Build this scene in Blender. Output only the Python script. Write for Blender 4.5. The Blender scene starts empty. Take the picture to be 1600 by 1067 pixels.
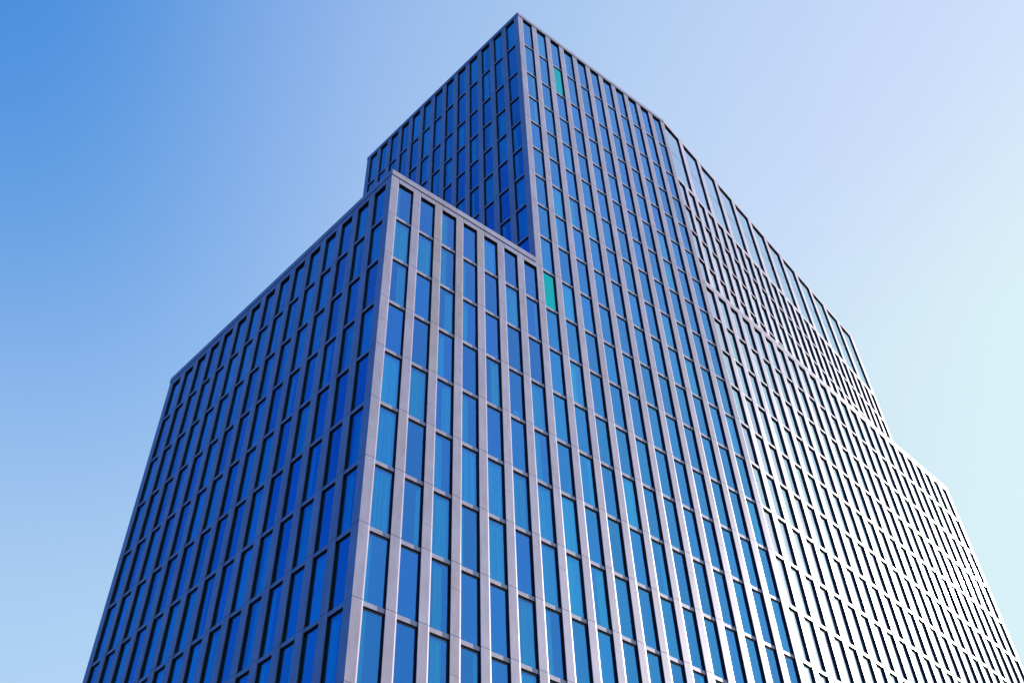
import bpy, bmesh, math, random
from mathutils import Matrix, Vector
sc = bpy.context.scene
col = sc.collection
# ------------------------------------------------------------------ camera
P = 1.35                                   # width of one window bay, metres
CAM = Vector((-11.1633, -19.6102, 0)) * P
CAM.z = 1.6
YAW, PITCH, ROLL, FPX, PPY = 0.7056, 0.8264, -0.0442, math.exp(7.4069), -9.4502
fwd = Vector((math.sin(YAW) * math.cos(PITCH), math.cos(YAW) * math.cos(PITCH), math.sin(PITCH)))
rgt = Vector((math.cos(YAW), -math.sin(YAW), 0))
up = rgt.cross(fwd)
cr = math.cos(ROLL) * rgt + math.sin(ROLL) * up
cu = -math.sin(ROLL) * rgt + math.cos(ROLL) * up
cam_d = bpy.data.cameras.new('camera')
cam = bpy.data.objects.new('camera', cam_d)
col.objects.link(cam)
m = Matrix((cr, cu, -fwd)).transposed().to_4x4()
m.translation = CAM
cam.matrix_world = m
cam_d.sensor_width = 36
cam_d.lens = 36 * FPX / 1600
cam_d.shift_y = PPY / 1600
cam_d.clip_end = 5000
sc.camera = cam
# ------------------------------------------------------------------ light
SUN_AZ, SUN_EL = math.radians(100.4), math.radians(30.5)     # azimuth from +Y towards +X
sun_dir = Vector((math.cos(SUN_EL) * math.sin(SUN_AZ), math.cos(SUN_EL) * math.cos(SUN_AZ), math.sin(SUN_EL)))
sd = bpy.data.lights.new('sun', 'SUN')
sd.energy = 3.7
sd.angle = math.radians(0.5)
sd.color = (1.0, 0.95, 0.88)
so = bpy.data.objects.new('sun', sd)
so.rotation_euler = sun_dir.to_track_quat('Z', 'Y').to_euler()
so.location = (60, -20, 80)
col.objects.link(so)
w = bpy.data.worlds.new('World')
sc.world = w
w.use_nodes = True
nt = w.node_tree
bg = nt.nodes['Background']
sky = nt.nodes.new('ShaderNodeTexSky')
sky.sky_type = 'NISHITA'
sky.sun_disc = False
sky.sun_elevation = SUN_EL
sky.sun_rotation = SUN_AZ
sky.altitude = 0
sky.air_density = 1.0
sky.dust_density = 1.0
sky.ozone_density = 2.0
SKY_K = 0.12
EXPO = 1.25                                 # lifts the sun over the sky, which is scaled back below
def nd(t, **k):
    n = nt.nodes.new(t)
    for q, v in k.items(): setattr(n, q, v)
    return n
def math_n(op, x, y=None, clamp=False):
    n = nd('ShaderNodeMath', operation=op, use_clamp=clamp)
    for i, q in enumerate((x, y)):
        if q is None: continue
        if isinstance(q, (int, float)): n.inputs[i].default_value = q
        else: nt.links.new(q, n.inputs[i])
    return n.outputs[0]
def ramp01(x, a, b):
    n = nd('ShaderNodeMapRange', interpolation_type='SMOOTHSTEP')
    nt.links.new(x, n.inputs['Value'])
    n.inputs['From Min'].default_value = a; n.inputs['From Max'].default_value = b
    return n.outputs['Result']
# the camera's film: a steep response with a soft shoulder, channel by channel, applied to the sky's own radiance
sep = nd('ShaderNodeSeparateColor'); nt.links.new(sky.outputs[0], sep.inputs[0])
chan = []
for i, (top, pw, cc, glow) in enumerate(((0.73, 2.2, 0.0084, 0.30), (0.955, 2.0, 0.0238, 0.28), (0.95, 3.0, 0.0032, 0.24))):
    x = math_n('MULTIPLY', sep.outputs[i], SKY_K)
    xp = math_n('POWER', x, pw)
    y = math_n('MULTIPLY', math_n('DIVIDE', xp, math_n('ADD', xp, cc)), top)
    hot = math_n('MULTIPLY', math_n('MAXIMUM', math_n('SUBTRACT', x, 0.8), 0.0), glow)
    chan.append(math_n('ADD', y, hot))
cmb = nd('ShaderNodeCombineColor')
for i in range(3): nt.links.new(chan[i], cmb.inputs[i])
# deep blue belt added a right angle off the sun to darken shaded faces
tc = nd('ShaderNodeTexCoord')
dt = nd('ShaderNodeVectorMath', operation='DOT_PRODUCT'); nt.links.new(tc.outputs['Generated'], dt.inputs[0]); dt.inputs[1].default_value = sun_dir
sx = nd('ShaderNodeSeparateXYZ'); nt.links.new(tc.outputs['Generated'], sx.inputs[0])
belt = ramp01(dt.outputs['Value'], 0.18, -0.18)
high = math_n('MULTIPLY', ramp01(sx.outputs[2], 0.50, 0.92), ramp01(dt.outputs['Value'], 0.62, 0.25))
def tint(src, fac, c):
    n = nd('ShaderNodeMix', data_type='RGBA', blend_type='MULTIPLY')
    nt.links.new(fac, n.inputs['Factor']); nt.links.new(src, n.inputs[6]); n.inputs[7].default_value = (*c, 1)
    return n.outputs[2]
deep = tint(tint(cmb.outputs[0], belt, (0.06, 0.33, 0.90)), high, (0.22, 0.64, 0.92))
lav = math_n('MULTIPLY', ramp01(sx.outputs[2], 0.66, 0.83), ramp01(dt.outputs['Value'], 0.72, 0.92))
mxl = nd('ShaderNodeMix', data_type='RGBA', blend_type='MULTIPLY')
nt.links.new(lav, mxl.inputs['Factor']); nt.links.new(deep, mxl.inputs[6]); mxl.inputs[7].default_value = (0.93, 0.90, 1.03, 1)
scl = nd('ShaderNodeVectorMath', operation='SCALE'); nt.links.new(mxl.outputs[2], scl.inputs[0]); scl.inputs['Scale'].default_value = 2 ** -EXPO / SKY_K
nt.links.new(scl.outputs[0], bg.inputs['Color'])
bg.inputs['Strength'].default_value = SKY_K
sc.view_settings.view_transform = 'Standard'
sc.view_settings.look = 'None'
sc.view_settings.exposure = EXPO
sc.view_settings.gamma = 1.0
sc.view_settings.use_curve_mapping = False
sc.cycles.max_bounces = 8
sc.cycles.transparent_max_bounces = 12
sc.cycles.caustics_reflective = False
sc.cycles.caustics_refractive = False

# ------------------------------------------------------------------ materials
def mat(name):
    m = bpy.data.materials.new(name)
    m.use_nodes = True
    n = m.node_tree
    n.nodes.clear()
    o = n.nodes.new('ShaderNodeOutputMaterial')
    return m, n, o

def mat_metal():
    """pale anodised panels: soft reflection, faint cloudy stains, each panel a shade of its own"""
    m, n, o = mat('anodised_panel')
    b = n.nodes.new('ShaderNodeBsdfPrincipled')
    at = n.nodes.new('ShaderNodeAttribute'); at.attribute_name = 'shade'
    geo = n.nodes.new('ShaderNodeTexCoord')
    mp = n.nodes.new('ShaderNodeMapping'); mp.inputs['Scale'].default_value = (1.6, 1.6, 0.55)
    no = n.nodes.new('ShaderNodeTexNoise'); no.inputs['Scale'].default_value = 1.3
    no.inputs['Detail'].default_value = 6; no.inputs['Roughness'].default_value = 0.62
    n.links.new(geo.outputs['Object'], mp.inputs['Vector']); n.links.new(mp.outputs[0], no.inputs['Vector'])
    rp = n.nodes.new('ShaderNodeValToRGB')
    rp.color_ramp.elements[0].position = 0.3; rp.color_ramp.elements[0].color = (0.74, 0.73, 0.74, 1)
    rp.color_ramp.elements[1].position = 0.7; rp.color_ramp.elements[1].color = (1.0, 1.0, 1.0, 1)
    n.links.new(no.outputs['Fac'], rp.inputs[0])
    mx = n.nodes.new('ShaderNodeMix'); mx.data_type = 'RGBA'; mx.blend_type = 'MULTIPLY'
    mx.inputs['Factor'].default_value = 1.0
    n.links.new(at.outputs['Color'], mx.inputs[6]); n.links.new(rp.outputs[0], mx.inputs[7])
    n.links.new(mx.outputs[2], b.inputs['Base Color'])
    b.inputs['Metallic'].default_value = 0.10
    b.inputs['Specular IOR Level'].default_value = 0.27
    b.inputs['Roughness'].default_value = 0.38
    n.links.new(b.outputs[0], o.inputs[0])
    return m

def mat_plain(name, c, rough=0.5, metallic=0.0, noise=0.0, scale=3.0):
    m, n, o = mat(name)
    b = n.nodes.new('ShaderNodeBsdfPrincipled')
    b.inputs['Base Color'].default_value = (*c, 1)
    b.inputs['Roughness'].default_value = rough
    b.inputs['Metallic'].default_value = metallic
    if noise:
        t = n.nodes.new('ShaderNodeTexCoord')
        no = n.nodes.new('ShaderNodeTexNoise'); no.inputs['Scale'].default_value = scale; no.inputs['Detail'].default_value = 5
        rp = n.nodes.new('ShaderNodeValToRGB')
        rp.color_ramp.elements[0].position = 0.3; rp.color_ramp.elements[0].color = (*[x * (1 - noise) for x in c], 1)
        rp.color_ramp.elements[1].position = 0.7; rp.color_ramp.elements[1].color = (*[min(1, x * (1 + noise)) for x in c], 1)
        n.links.new(t.outputs['Object'], no.inputs['Vector']); n.links.new(no.outputs['Fac'], rp.inputs[0])
        n.links.new(rp.outputs[0], b.inputs['Base Color'])
    n.links.new(b.outputs[0], o.inputs[0])
    return m

def mat_glass(name, mirror, trans, haze=0.025, ior=1.62, body=None, body_mix=0.0):
    """blue solar-control glazing: a dichroic coating that mirrors blue and lets green light through, the clear outer face, a film of dust.
    Every pane has a slightly different coating (the 'shade' attribute)."""
    m, n, o = mat(name)
    def add(t): return n.nodes.new(t)
    def mix(f, a, b):
        x = add('ShaderNodeMixShader')
        if isinstance(f, float): x.inputs[0].default_value = f
        else: n.links.new(f, x.inputs[0])
        n.links.new(a, x.inputs[1]); n.links.new(b, x.inputs[2]); return x.outputs[0]
    at = add('ShaderNodeAttribute'); at.attribute_name = 'shade'
    t = add('ShaderNodeTexCoord')
    no = add('ShaderNodeTexNoise'); no.inputs['Scale'].default_value = 0.6; no.inputs['Detail'].default_value = 1.5
    bp = add('ShaderNodeBump'); bp.inputs['Strength'].default_value = 0.10; bp.inputs['Distance'].default_value = 0.3
    n.links.new(t.outputs['Object'], no.inputs['Vector']); n.links.new(no.outputs['Fac'], bp.inputs['Height'])
    def gloss(c, r, var=False):
        g = add('ShaderNodeBsdfAnisotropic'); g.inputs['Roughness'].default_value = r
        if var:
            mx = add('ShaderNodeMix'); mx.data_type = 'RGBA'; mx.blend_type = 'MULTIPLY'; mx.inputs['Factor'].default_value = 1.0
            mx.inputs[6].default_value = (*c, 1); n.links.new(at.outputs['Color'], mx.inputs[7]); n.links.new(mx.outputs[2], g.inputs['Color'])
        else: g.inputs['Color'].default_value = (*c, 1)
        n.links.new(bp.outputs[0], g.inputs['Normal']); return g.outputs[0]
    tr = add('ShaderNodeBsdfTransparent'); tr.inputs['Color'].default_value = (*trans, 1)
    inner = tr.outputs[0]
    if body:
        df = add('ShaderNodeBsdfDiffuse'); df.inputs['Color'].default_value = (*body, 1)
        inner = mix(body_mix, inner, df.outputs[0])
    ad = add('ShaderNodeAddShader'); n.links.new(inner, ad.inputs[0]); n.links.new(gloss(mirror, 0.035, True), ad.inputs[1])
    fr = add('ShaderNodeFresnel'); fr.inputs['IOR'].default_value = ior
    outer = mix(fr.outputs[0], ad.outputs[0], gloss((0.96, 0.97, 1.0), 0.035))
    n.links.new(mix(haze, outer, gloss((1, 1, 1), 0.30)), o.inputs[0])
    return m

def mat_cloth():
    """sheer curtain: denser strips are paler, their tone also strengthens the fold shading"""
    m, n, o = mat('sheer_curtain')
    b = n.nodes.new('ShaderNodeBsdfDiffuse')
    at = n.nodes.new('ShaderNodeAttribute'); at.attribute_name = 'shade'
    mx = n.nodes.new('ShaderNodeMix'); mx.data_type = 'RGBA'; mx.blend_type = 'MULTIPLY'; mx.inputs['Factor'].default_value = 1.0
    mx.inputs[6].default_value = (0.86, 0.88, 0.88, 1)
    n.links.new(at.outputs['Color'], mx.inputs[7]); n.links.new(mx.outputs[2], b.inputs['Color'])
    n.links.new(b.outputs[0], o.inputs[0])
    return m

def mat_clear():
    m, n, o = mat('clear_glass')
    tr = n.nodes.new('ShaderNodeBsdfTransparent'); tr.inputs['Color'].default_value = (0.97, 0.98, 0.98, 1)
    n.links.new(tr.outputs[0], o.inputs[0])
    return m

M_METAL = mat_metal()
M_DARK = mat_plain('bronze_reveal_bar_shade', (0.022, 0.019, 0.015), 0.45, 0.0)
M_FRAME = mat_plain('bronze_frame', (0.025, 0.022, 0.018), 0.4, 0.0)
M_GLASS = mat_glass('solar_glass', (0.004, 0.245, 0.62), (0.12, 0.76, 0.56), ior=1.36, haze=0.010)
M_WING = mat_glass('wing_glass', (0.42, 0.52, 0.68), (0.05, 0.15, 0.14), ior=1.9, haze=0.014)  # same glazing made paler to stand in for the brighter sky it reflects
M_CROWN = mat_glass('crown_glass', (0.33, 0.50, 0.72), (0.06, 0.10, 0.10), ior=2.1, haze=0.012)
M_CLEAR = mat_clear()
M_TEAL = mat_glass('teal_glass', (0.0, 0.58, 0.55), (0.02, 0.30, 0.25), ior=1.15, haze=0.0)
M_CURT = mat_cloth()
M_ROOM = mat_plain('room_plaster', (0.20, 0.20, 0.21), 0.9, 0, 0.15, 0.4)
M_ROOF = mat_plain('roof_gravel', (0.10, 0.10, 0.10), 0.95, 0, 0.2, 6)
M_GROUND = mat_plain('asphalt', (0.040, 0.041, 0.044), 0.9, 0, 0.25, 0.6)

# ------------------------------------------------------------------ mesh builder
class MB:
    def __init__(s):
        s.v = []; s.f = []; s.mi = []; s.sh = []
    def prism(s, pts, mi=0, sh=1.0, back=None):
        """8 corners: 4 of one end then 4 of the other, same order"""
        b = len(s.v); s.v += [tuple(p) for p in pts]; n = len(pts) // 2
        s.f.append(tuple(range(b + n - 1, b - 1, -1))); s.f.append(tuple(range(b + n, b + 2 * n)))
        for i in range(n):
            j = (i + 1) % n
            s.f.append((b + i, b + j, b + n + j, b + n + i))
        s.mi += [mi] * (n + 2) if back is None else [back, back, mi] + [back] * (n - 1); s.sh += [sh] * (n + 2)
    def build(s, name, mats, parent=None, smooth=False):
        me = bpy.data.meshes.new(name)
        me.from_pydata(s.v, [], s.f)
        for q in mats: me.materials.append(q)
        me.polygons.foreach_set('material_index', s.mi)
        bm = bmesh.new(); bm.from_mesh(me)
        bmesh.ops.recalc_face_normals(bm, faces=bm.faces)
        bm.to_mesh(me); bm.free()
        ca = me.color_attributes.new('shade', 'FLOAT_COLOR', 'CORNER')
        buf = []
        for p, x in zip(me.polygons, s.sh):
            c = x if isinstance(x, tuple) else (x, x, x)
            buf += [c[0], c[1], c[2], 1.0] * p.loop_total
        ca.data.foreach_set('color', buf)
        if smooth: me.polygons.foreach_set('use_smooth', [True] * len(me.polygons))
        o = bpy.data.objects.new(name, me); col.objects.link(o)
        if parent: o.parent = parent
        return o

# ------------------------------------------------------------------ building data (bay units)
H = 2.2926 * P                              # storey height
Z0 = 33.2397 * P + 1.6                      # height of the low block's top floor joint
W = 0.34                                    # pier width in bays
D_GLASS = 0.088                              # depth of the glazing behind the pier face
def z_of(v): return Z0 - v * H

class Facet:
    def __init__(s, name, ox, oy, ang, kind, pitch=1.0):
        s.name = name; s.kind = kind; s.pitch = pitch
        if kind == 'L':
            s.dir = Vector((math.sin(ang), math.cos(ang), 0)); s.n = Vector((-math.cos(ang), math.sin(ang), 0))
        else:
            s.dir = Vector((math.cos(ang), math.sin(ang), 0)); s.n = Vector((math.sin(ang), -math.cos(ang), 0))
        s.o = Vector((ox, oy, 0)); s.mb = MB(); s.rnd = random.Random(name)
    def pt(s, u, d, z):
        p = (s.o + s.dir * (u * s.pitch) - s.n * d) * P
        return (p.x, p.y, z)
    def box(s, mb, u0, u1, d0, d1, z0, z1, mi=0, sh=1.0, back=None):
        q = [(u0, d0), (u1, d0), (u1, d1), (u0, d1)]
        mb.prism([s.pt(u, d, z0) for u, d in q] + [s.pt(u, d, z1) for u, d in q], mi, sh, back)
    def shade(s, base=0.53):
        r = s.rnd
        k = base * (1 + r.uniform(-0.07, 0.05)); wm = r.uniform(-0.012, 0.012) + (0.03 if r.random() < .12 else 0)
        return (k * (1.0 + wm), k * 0.875, k * (1.11 - 1.6 * wm))
    def panel(s, u0, u1, z0, z1, mb=None):
        """face panel with a shallow splay on the edge that looks down the street"""
        mb = mb or s.mb
        du, dd = 0.042, 0.008
        q = [(u0, 0), (u1 - du, 0), (u1, dd), (u1, 0.024), (u0, 0.024)]
        sh = s.shade()
        if s.name == 'front' and 1.9 < u0 < 4.9 and z0 > Z0 - 4.2 * H and s.rnd.random() < .75:      # the browner, dirtier panels
            sh = (sh[0] * .95, sh[1] * .93, sh[2] * .82)
        cuts = [z0, z1]
        if z1 - z0 > 2 and s.rnd.random() < .13:                                                     # a panel made of two pieces
            c = z0 + (z1 - z0) * s.rnd.choice((.35, .5, .62)); cuts = [z0, c, z1]
        for i, (za, zb) in enumerate(zip(cuts[:-1], cuts[1:])):
            e = 0.012 if len(cuts) == 3 else 0
            za += e * (i == 1); k = 1 + (s.rnd.uniform(-.04, .04) if e else 0)
            mb.prism([s.pt(u, d, za) for u, d in q] + [s.pt(u, d, zb) for u, d in q], 0, tuple(x * k for x in sh))

WINDOWS = []    # dicts: facet, u0,u1,z0,z1,row,colm,kind

def facade(F, piers, joints, wins, top, head, bar_in=0.042, pier_w=W, low=None):
    """piers: list of (u0,u1); joints: storey joints (v) top to bottom; top: roof v; head: first window head v"""
    gap = 0.020 / 2
    levels = joints
    lo = levels[-1]
    for (u0, u1) in piers:
        seq = [head if False else levels[0]] + levels[1:]
        for a, b in zip(seq[:-1], seq[1:]):
            F.panel(u0, u1, z_of(b) + gap, z_of(a) - gap)
        F.box(F.mb, u0 + 0.006, u1 - 0.006, 0.024, 0.11, z_of(lo), z_of(head) + 0.02, 1)

# joint tables
J_LOW = list(range(0, 15))                                      # low block: v 0..14
J_TOW = [-8.38, -7.09, -6.03, -5, -4, -3, -2, -1]              # tower above the low roof
J_UP = [-7.12, -6.06, -5.05, -4.03, -3.03]
BASE = 14.55                                                    # foot of the glazed storeys

def build_grid(F, ncol, joints, roof, head, u_off, first_pier, last_pier, bar_in=0.042, bottom=None, wid=None, name_top=True, skip_top_joint=False):
    """a field of ncol windows: window j spans u_off+j+(W if first pier else 0) ..."""
    gap = 0.010
    piers = []; wins = []
    for j in range(ncol):
        if first_pier:
            piers.append((u_off + j, u_off + j + W)); wins.append((u_off + j + W, u_off + j + 1))
        else:
            wins.append((u_off + j, u_off + j + 1 - W)); piers.append((u_off + j + 1 - W, u_off + j + 1))
    if last_pier: piers.append((u_off + ncol, u_off + ncol + W))
    ua = piers[0][0] if first_pier else wins[0][0]; ub = max(piers[-1][1], wins[-1][1])
    # storeys: list of (v_top_of_opening, v_bottom_joint)
    rows = []
    lev = list(joints) + [bottom]
    prev = head
    for jv in lev:
        rows.append((prev, jv)); prev = jv + 0.060
    # pier panels follow the joints; the top panel reaches the coping joint
    cop = roof + 0.13 if roof is not None else None
    edges = ([cop] if cop is not None else [head]) + lev
    for (u0, u1) in piers:
        for a, b in zip(edges[:-1], edges[1:]):
            F.panel(u0, u1, z_of(b) + gap, z_of(a) - gap)
        F.box(F.mb, u0 + 0.006, u1 - 0.006, 0.024, 0.11, z_of(lev[-1]), z_of(edges[0]), 1)
    for ri, (a, b) in enumerate(rows):
        for ci, (u0, u1) in enumerate(wins):
            last = ri == len(rows) - 1
            WINDOWS.append(dict(F=F, u0=u0, u1=u1, z0=z_of(b), z1=z_of(a), row=ri, col=ci))
            if not last:   # spandrel bar under this window
                F.box(F.mb, u0 + 0.001, u1 - 0.001, bar_in, bar_in + 0.012, z_of(b + 0.060) , z_of(b) - 0.004, 0, F.shade())
                F.box(F.mb, u0 + 0.002, u1 - 0.002, bar_in + 0.012, 0.11, z_of(b + 0.060) + 0.003, z_of(b) - 0.008, 1)  # dark core paints in the shade on the bar's underside
    # header strip over the top windows and the coping
    if roof is not None:
        for (u0, u1) in wins:
            F.box(F.mb, u0 + 0.003, u1 - 0.003, 0.001, 0.024, z_of(head), z_of(cop) - gap, 0, F.shade())
            F.box(F.mb, u0 + 0.003, u1 - 0.003, 0.026, 0.11, z_of(head) + 0.006, z_of(cop), 1)
    return ua, ub, piers

def coping(F, ua, ub, roof, parent, step=3.0, proud=0.022):
    mb = MB(); u = ua
    z0, z1 = z_of(roof + 0.13) + 0.012, z_of(roof)
    while u < ub - 1e-6:
        e = min(u + step, ub)
        if ub - e < 1.0: e = ub
        F.box(mb, u + 0.004, e - 0.004, -proud, 0.14, z0, z1, 0, F.shade())
        u = e
    F.box(mb, ua + 0.02, ub - 0.02, 0.004, 0.13, z0 + 0.02, z1 - 0.02, 1)
    o = mb.build('coping', [M_METAL, M_DARK], parent)
    return o

tower = bpy.data.objects.new('office_tower', None)
col.objects.link(tower)
tower.location = (0, 0, 0)
tower['label'] = 'stepped high-rise of pale metal piers and narrow blue windows with a taller set-back block'
tower['category'] = 'office building'

FOLD = 18 + W
A_L, A_2, A_U = -0.1041, 0.1088, 0.1922
FR = Facet('front', 0, 0, 0.0, 'R')                       # street front, low block and tower share this plane
FT = Facet('front_tower', 7, 0, 0.0, 'R')
FL = Facet('side', 0, 0, A_L, 'L', 0.9875)
FS = Facet('tower_side', 7, 0, A_L, 'L', 0.9875)
F2 = Facet('wing', FOLD, 0, A_2, 'R')
FU = Facet('upper_wing', FOLD, 0, A_U, 'R')

BOT = 14.2
rf_low, rf_top, rf_mid = -0.142, -9.745, -3.15
# street front of the low block: columns 0..6, storeys 0..14
a = build_grid(FR, 7, list(range(1, 14)), rf_low, 0.117, 0, True, False, bottom=BOT)
# the same plane under and above: columns 7..17, all storeys
b = build_grid(FT, 11, J_TOW + list(range(0, 14)), rf_top, -9.6, 0, True, True, bottom=BOT)
c = build_grid(FL, 15, list(range(1, 14)), rf_low, 0.117, 0, True, True, bar_in=0.030, bottom=BOT)
d = build_grid(FS, 13, J_TOW, rf_top, -9.6, 0, True, True, bar_in=0.028, bottom=-0.02)
e = build_grid(F2, 24, list(range(-2, 14)), rf_mid, -2.962, 0, False, False, bar_in=0.014, bottom=BOT)
# upper wing: narrow rows between the crown glazing and the ledge
f = build_grid(FU, 24, J_UP[1:-1], None, -7.03, 0, False, False, bar_in=0.014, bottom=-3.02)
# crown: tall double windows
WT = 0.42
CROWN = []
for j in range(12):
    u0, u1 = 2 * j, 2 * j + 2 - WT
    CROWN.append((u0, u1))
    FU.panel(u1, 2 * j + 2, z_of(-7.03) + 0.02, z_of(-8.40) - 0.01)
    FU.panel(u1, 2 * j + 2, z_of(-8.40) + 0.01, z_of(rf_top + 0.10) - 0.01)
    FU.box(FU.mb, u1 + 0.006, 2 * j + 2 - 0.006, 0.024, 0.11, z_of(-7.03), z_of(rf_top + .10), 1)
    # ledge under, header over
    FU.box(FU.mb, u0 + 0.002, u1 - 0.002, 0.010, 0.034, z_of(-7.03), z_of(-7.17), 0, FU.shade())
    FU.box(FU.mb, u0 + 0.003, u1 - 0.003, 0.034, 0.11, z_of(-7.03) + .004, z_of(-7.17) - .006, 1)
    FU.box(FU.mb, u0 + 0.003, u1 - 0.003, 0.001, 0.024, z_of(-9.64), z_of(rf_top + .10) - .01, 0, FU.shade())
    FU.box(FU.mb, u0 + 0.003, u1 - 0.003, 0.026, 0.11, z_of(-9.64) + .006, z_of(rf_top + .10), 1)
# plinth: stone-coloured panels below the glazed storeys
for F, n in ((FR, 7), (FT, 11 + W), (FL, 15 + W), (F2, 24)):
    u = 0.0
    while u < n - 1e-6:
        x = min(u + 2, n)
        F.box(F.mb, u + 0.008, x - 0.008, 0.0, 0.12, 0.02, z_of(BOT) - 0.012, 0, F.shade(0.45))
        u = x
    F.box(F.mb, 0.05, n - 0.05, 0.12, 0.3, 0.0, z_of(BOT) - .02, 1)

# blank end and rear walls (not in the picture, but they close the volumes)
def P2(x, y): return Vector((x, y, 0))
pL = FL.o + FL.dir * (15 + W) * .9875
pT = FS.o + FS.dir * (13 + W) * .9875
p2 = F2.o + F2.dir * 24
pU = FU.o + FU.dir * 24
b2 = P2(40.6, 18.0)
bU = P2(40.2, 18.0)
def rear(name_seed, A, B, z0, z1):
    dv = (B - A); n = max(1, int(dv.length / 2)); mb = MB(); rn = random.Random(name_seed)
    t = dv.normalized(); nn = Vector((t.y, -t.x, 0)); zs = z1 - z0; k = max(1, round(zs / H))
    for i in range(n):
        for q in range(k):
            u0, u1 = dv.length * i / n + .01, dv.length * (i + 1) / n - .01
            pts = [A + t * u0, A + t * u1, A + t * u1 - nn * .1, A + t * u0 - nn * .1]
            za, zb = z0 + zs * q / k + .01, z0 + zs * (q + 1) / k - .01
            s_ = .6 * (1 + rn.uniform(-.06, .06))
            mb.prism([(p.x * P, p.y * P, za) for p in pts] + [(p.x * P, p.y * P, zb) for p in pts], 0, s_)
    pts = [A + t * .02 - nn * .11, B - t * .02 - nn * .11, B - t * .02 - nn * .3, A + t * .02 - nn * .3]
    mb.prism([(p.x * P, p.y * P, z0) for p in pts] + [(p.x * P, p.y * P, z1 - .02) for p in pts], 1, 1)
    return mb.build('rear_wall', [M_METAL, M_DARK], tower)
q1 = P2(6.0, pL.y + 0.6)
rear('a', q1, pL, 0, z_of(rf_low))
rear('b', p2, b2, 0, z_of(rf_mid))
rear('c', pU, bU, z_of(rf_mid) + .02, z_of(rf_top))
rear('d', b2, q1 + P2(0, 2.4), 0, z_of(rf_mid))
rear('e', bU - P2(0, .4), pT, z_of(rf_mid) + .02, z_of(rf_top))

# roof decks and the inner core that closes off the rooms
def deck(name, poly, z0, z1, mt):
    mb = MB()
    mb.prism([(p.x * P, p.y * P, z0) for p in poly] + [(p.x * P, p.y * P, z1) for p in poly])
    return mb.build(name, [mt], tower)
def inset(p, dx, dy): return P2(p.x + dx, p.y + dy)
deck('roof', [P2(.25, .25), P2(7.2, .25), inset(q1, 0, -.4), inset(pL, .3, -.3)], z_of(rf_low) - .55, z_of(rf_low) - .25, M_ROOF)
deck('roof', [P2(7.25, .25), P2(FOLD, .25), inset(pU, -.3, .3), inset(bU, -.4, -.8), inset(pT, .4, -.3)], z_of(rf_top) - .5, z_of(rf_top) - .22, M_ROOF)
deck('roof', [P2(FOLD, .27), inset(p2, -.3, .3), inset(b2, -.4, -.4), P2(18, 17.0)], z_of(rf_mid) - .55, z_of(rf_mid) - .28, M_ROOF)
core = MB()
def corebox(poly, z0, z1): core.prism([(p.x * P, p.y * P, z0) for p in poly] + [(p.x * P, p.y * P, z1) for p in poly])
corebox([P2(2.2, 2.2), P2(9.1, 2.2), P2(6.0, 14.0), P2(1.0, 14.0)], 0.1, z_of(rf_low) - .6)
corebox([P2(9.2, 2.21), P2(FOLD, 2.21), P2(40, 5.2), P2(39.4, 16.5), P2(8.0, 12.0)], 0.12, z_of(rf_mid) - .6)
corebox([P2(9.2, 2.22), P2(FOLD, 2.22), P2(40, 6.9), P2(39.4, 16.6), P2(8.0, 12.1)], z_of(rf_mid) - .59, z_of(rf_top) - .55)
# floor slabs as strips behind each facade; the little z offsets keep crossing strips off one plane
for F, ua, ub, lev, dz in ((FR, .25, 7.1, [0.0] + list(range(1, 15)), .0), (FT, 7.12 - 7, 11.2, [-9.70] + J_TOW + list(range(0, 15)), .004), (FL, 0.3, 15.1, [0.0], .024), (FL, 2.3, 15.1, list(range(1, 15)), .008),
                           (FS, .3, 13.1, [-9.70], .028), (FS, 2.3, 13.1, J_TOW[:], .012), (F2, .1, 23.8, [-3.06] + list(range(-2, 15)), .016), (FU, .1, 23.8, [-9.74, -8.40, -7.1, -6.06, -5.05, -4.03], .020)):
    for v in lev:
        F.box(core, ua, ub, 0.115, 2.6, z_of(v + .09) + dz, z_of(v) - .06 + dz)
core.build('interior', [M_ROOM], tower)

for F in (FR, FT, FL, FS, F2, FU):
    F.mb.build('facade', [M_METAL, M_DARK], tower)
coping(FR, 0, 7, rf_low, tower)
coping(FL, 0, 15 + W, rf_low, tower)
coping(FT, 0, FOLD - 7, rf_top, tower)
coping(FS, 0, 13 + W, rf_top, tower)
coping(F2, 0, 24, rf_mid, tower, proud=0.004)
mbu = MB()
for j in range(12):
    FU.box(mbu, 2 * j + .004, 2 * j + 2 - .004, -0.004, 0.14, z_of(rf_top + .10) + .012, z_of(rf_top), 0, FU.shade())
mbu.build('coping', [M_METAL, M_DARK], tower)

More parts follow.
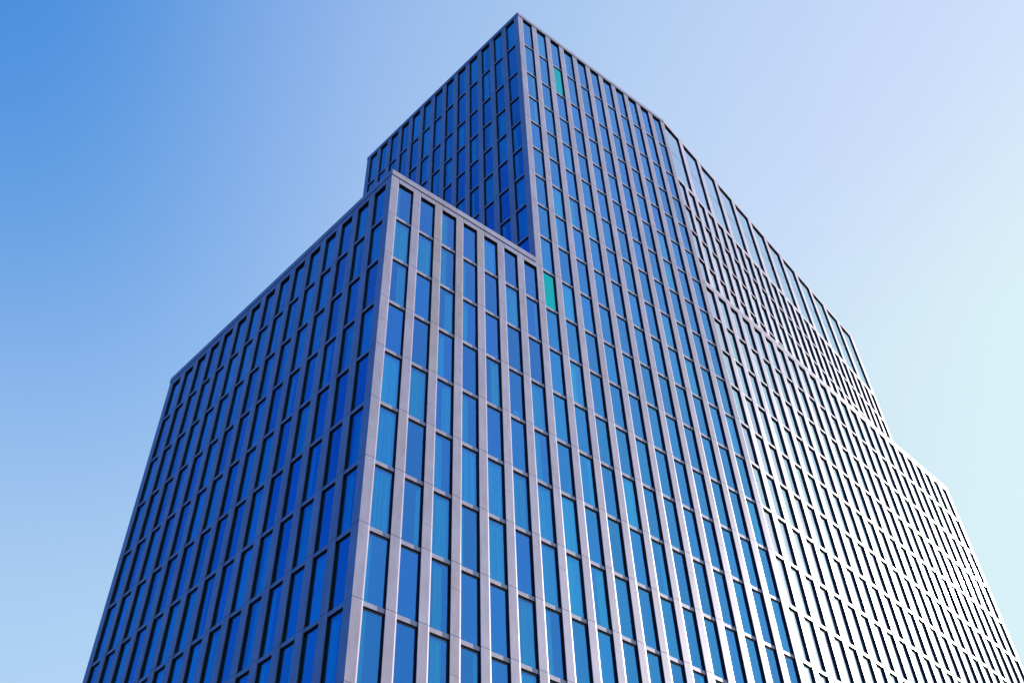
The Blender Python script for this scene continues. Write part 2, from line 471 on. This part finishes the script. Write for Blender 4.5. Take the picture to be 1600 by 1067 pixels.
# ------------------------------------------------------------------ windows
def frame_into(mb, F, u0, u1, z0, z1, mi):
    t, tz = 0.026, 0.035
    th = 0.10
    F.box(mb, u0 + .004, u0 + t, D_GLASS - .010, D_GLASS + .012, z0 + .004, z1 - .004, mi)
    F.box(mb, u1 - t, u1 - .004, D_GLASS - .010, D_GLASS + .012, z0 + .004, z1 - .004, mi)
    F.box(mb, u0 + t, u1 - t, D_GLASS - .009, D_GLASS + .011, z0 + .004, z0 + tz, mi)
    F.box(mb, u0 + t, u1 - t, D_GLASS - .009, D_GLASS + .011, z1 - th, z1 - .004, mi)
def pane_into(mb, F, u0, u1, z0, z1, mi, rn=random, back=None, amp=1.0):
    k = 1 + amp * rn.uniform(-0.12, 0.06); fr_, fg_, fb_ = {'front': (1.0, .72, .92), 'side': (2.5, 1.15, .86), 'tower_side': (2.5, 1.0, .80)}.get(F.name, (1, 1, 1))  # front and side tints stand in for reflections that change with viewing angle
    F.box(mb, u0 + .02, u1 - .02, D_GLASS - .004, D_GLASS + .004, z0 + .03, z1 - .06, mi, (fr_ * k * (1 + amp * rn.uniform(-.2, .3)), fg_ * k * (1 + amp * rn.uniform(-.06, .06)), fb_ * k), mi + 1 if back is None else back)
def curtain_into(mb, F, ua, ub, z0, z1, mi, rn, taper=0.0):
    n = max(8, int((ub - ua) / 0.018)); d0 = D_GLASS + 0.085; ph = rn.uniform(0, 6); fr = rn.uniform(42, 60)
    top = []; bot = []
    for i in range(n + 1):
        u = ua + (ub - ua) * i / n
        k = 0.022 * math.sin(u * fr + ph) + 0.012 * math.sin(u * fr * .43 + 1.7 * ph)
        ut = u + taper * (1 - i / n) * 0
        top.append((ut, d0 + k)); bot.append((u + (taper * (1 - i / n)), d0 + k * 1.25))
    b = len(mb.v)
    dn = .85
    for (u, d) in top: mb.v.append(F.pt(u, d, z1 - .034))
    for (u, d) in bot: mb.v.append(F.pt(u, d, z0 + .04))
    for i in range(n):
        mb.f.append((b + i, b + i + 1, b + n + 2 + i, b + n + 1 + i)); mb.mi.append(mi)
        dn = dn * .6 + .4 * rn.uniform(.45, 1.25); mb.sh.append(max(.5, min(1.0, dn + .12 * math.sin(i * 1.9 + ph))))

SPEC = {(0, 0): 'l', (0, 1): '', (0, 2): 'lw', (0, 3): '', (0, 4): 'f', (0, 5): '', (0, 6): '',
        (1, 0): 'f', (1, 1): 'f', (1, 2): 'lw', (1, 3): 'l', (1, 4): '',
        (2, 0): 'r', (2, 1): '', (2, 2): 'r', (2, 3): 'lt', (2, 4): '',
        (3, 0): '', (3, 1): '', (3, 2): 'lw', (3, 3): '', (3, 4): 'r', (3, 5): '', (2, 5): '', (2, 6): '', (3, 6): 'f',
        (4, 0): 'f', (4, 1): 'f', (4, 2): 'r', (4, 3): 'lt', (4, 4): '', (4, 5): '',
        (5, 0): 'f', (5, 1): '', (5, 2): 'lw', (5, 3): 'f', (5, 4): 'f', (5, 5): 'f',
        (6, 0): 'f', (6, 1): 'rs', (6, 2): 'f', (6, 3): 'l', (6, 4): 'f',
        (7, 0): 'l', (7, 1): '', (7, 2): 'c', (7, 3): '', (7, 4): '', (7, 5): 'f',
        (8, 0): 'l', (8, 1): '', (8, 2): 'c', (8, 3): 'rs', (8, 4): '', (8, 5): 'f',
        (9, 0): 'l', (9, 1): '', (9, 2): 'c', (9, 3): '', (9, 4): ''}
def curtain_kind(wd, rn):
    if wd['F'] is FR and (wd['row'], wd['col']) in SPEC: return SPEC[(wd['row'], wd['col'])]
    if wd['F'] in (FT, F2, FU) and rn.random() < min(.85, .25 + .12 * wd['col']): return ''
    return rn.choice(['', '', '', 'f', 'l', 'r', 'lw', 'f', 'rs', 'c'])
def curtains(mb, wd, mi, rn):
    k = curtain_kind(wd, rn); u0, u1 = wd['u0'] + .01, wd['u1'] - .01; L = u1 - u0; F = wd['F']
    side = F.kind == 'L'
    sp = {'f': [(0, 1)], 'l': [(0, .30)], 'lw': [(0, .55)], 'r': [(.5, 1)], 'rs': [(.78, 1)], 'c': [(.22, .72)], 'lt': [(.05, .5)], '': []}[k]
    for x, y in sp:
        if side: x, y = 1 - y, 1 - x
        curtain_into(mb, F, u0 + L * x, u0 + L * y, wd['z0'], wd['z1'], mi, rn, .08 if k == 'lt' else 0)
    return bool(sp)

def project(p):
    q = Vector(p) - CAM
    z = q.dot(fwd)
    if z < .1: return None
    return (800 + FPX * q.dot(cr) / z, 533.5 + PPY - FPX * q.dot(cu) / z)
def area(wd):
    F = wd['F']
    pts = [project(F.pt(u, D_GLASS, z)) for u, z in ((wd['u0'], wd['z0']), (wd['u1'], wd['z0']), (wd['u1'], wd['z1']), (wd['u0'], wd['z1']))]
    if any(p is None for p in pts): return 0
    A = abs(sum(pts[i][0] * pts[(i + 1) % 4][1] - pts[(i + 1) % 4][0] * pts[i][1] for i in range(4))) / 2
    inb = sum(0 <= x <= 1600 and 0 <= y <= 1067 for x, y in pts) / 4
    return A * inb
TEAL = lambda wd: wd['F'] is FT and ((wd['col'], wd['row']) in ((2, 1), (0, 9)))
for wd in WINDOWS: wd['a'] = area(wd) + (1e6 if TEAL(wd) else 0)
WINDOWS.sort(key=lambda q: -q['a'])
rest = MB()
for i, wd in enumerate(WINDOWS):
    F = wd['F']; rn = random.Random(i * 7 + 3)
    args = (F, wd['u0'], wd['u1'], wd['z0'], wd['z1'])
    if i < 100:
        fm = MB(); frame_into(fm, *args, 0)
        wo = fm.build('window', [M_FRAME], tower)
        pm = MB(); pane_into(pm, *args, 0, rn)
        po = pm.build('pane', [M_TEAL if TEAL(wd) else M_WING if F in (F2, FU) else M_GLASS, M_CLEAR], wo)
        if TEAL(wd): wo['label'] = 'turquoise window among the blue ones'
        cm = MB()
        if not TEAL(wd) and curtains(cm, wd, 0, rn): cm.build('curtain', [M_CURT], wo, True)
    else:
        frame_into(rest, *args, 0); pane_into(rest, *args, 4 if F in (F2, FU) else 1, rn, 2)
        if wd['a'] > 0: curtains(rest, wd, 3, rn)
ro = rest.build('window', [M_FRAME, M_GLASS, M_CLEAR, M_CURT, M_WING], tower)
ro['kind'] = 'stuff'
for (u0, u1) in CROWN:
    z0, z1 = z_of(-7.17), z_of(-9.64)
    fm = MB(); frame_into(fm, FU, u0, u1, z0, z1, 0)
    zm = z_of(-8.40)
    FU.box(fm, u0 + .026, u1 - .026, D_GLASS - .008, D_GLASS + .010, zm - .02, zm + .02, 0)
    wo = fm.build('crown_window', [M_FRAME], tower)
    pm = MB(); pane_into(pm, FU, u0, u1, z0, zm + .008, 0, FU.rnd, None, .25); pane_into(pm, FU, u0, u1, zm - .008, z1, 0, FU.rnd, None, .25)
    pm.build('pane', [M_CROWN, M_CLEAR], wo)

# ------------------------------------------------------------------ star behind one of the panes
st = MB()
cu_, cz_ = 5.70, z_of(4.0) + 0.33
pts = []
for i in range(10):
    a_ = math.pi / 2 + math.pi / 5 + i * math.pi / 5
    r_ = 0.24 if i % 2 == 0 else 0.12
    pts.append((math.cos(a_) * r_ / P, math.sin(a_) * r_))
b0 = len(st.v)
for (x, z) in pts: st.v.append(FR.pt(cu_ + x, D_GLASS + .045, cz_ + z))
st.v.append(FR.pt(cu_, D_GLASS + .045 - .03, cz_)); st.v.append(FR.pt(cu_, D_GLASS + .045 + .03, cz_))
for i in range(10):
    j = (i + 1) % 10
    st.f += [(i, j, 10), (j, i, 11)]; st.mi += [0, 0]; st.sh += [1.0, 1.0]
FR.box(st, cu_ - .05, cu_ + .05, D_GLASS + .035, D_GLASS + .055, z_of(4.0) + .03, cz_ - .15, 0)
so_ = st.build('star_ornament', [mat_plain('white_paper', (0.85, 0.86, 0.86), 0.8)])
so_['label'] = 'pale star-shaped ornament standing on a sill behind the glass of the lower block'
so_['category'] = 'ornament'

# ------------------------------------------------------------------ ground
g = MB()
g.prism([(-1500, -1500, -0.5), (1500, -1500, -0.5), (1500, 1500, -0.5), (-1500, 1500, -0.5),
         (-1500, -1500, 0), (1500, -1500, 0), (1500, 1500, 0), (-1500, 1500, 0)])
go = g.build('ground', [M_GROUND])
go['kind'] = 'structure'
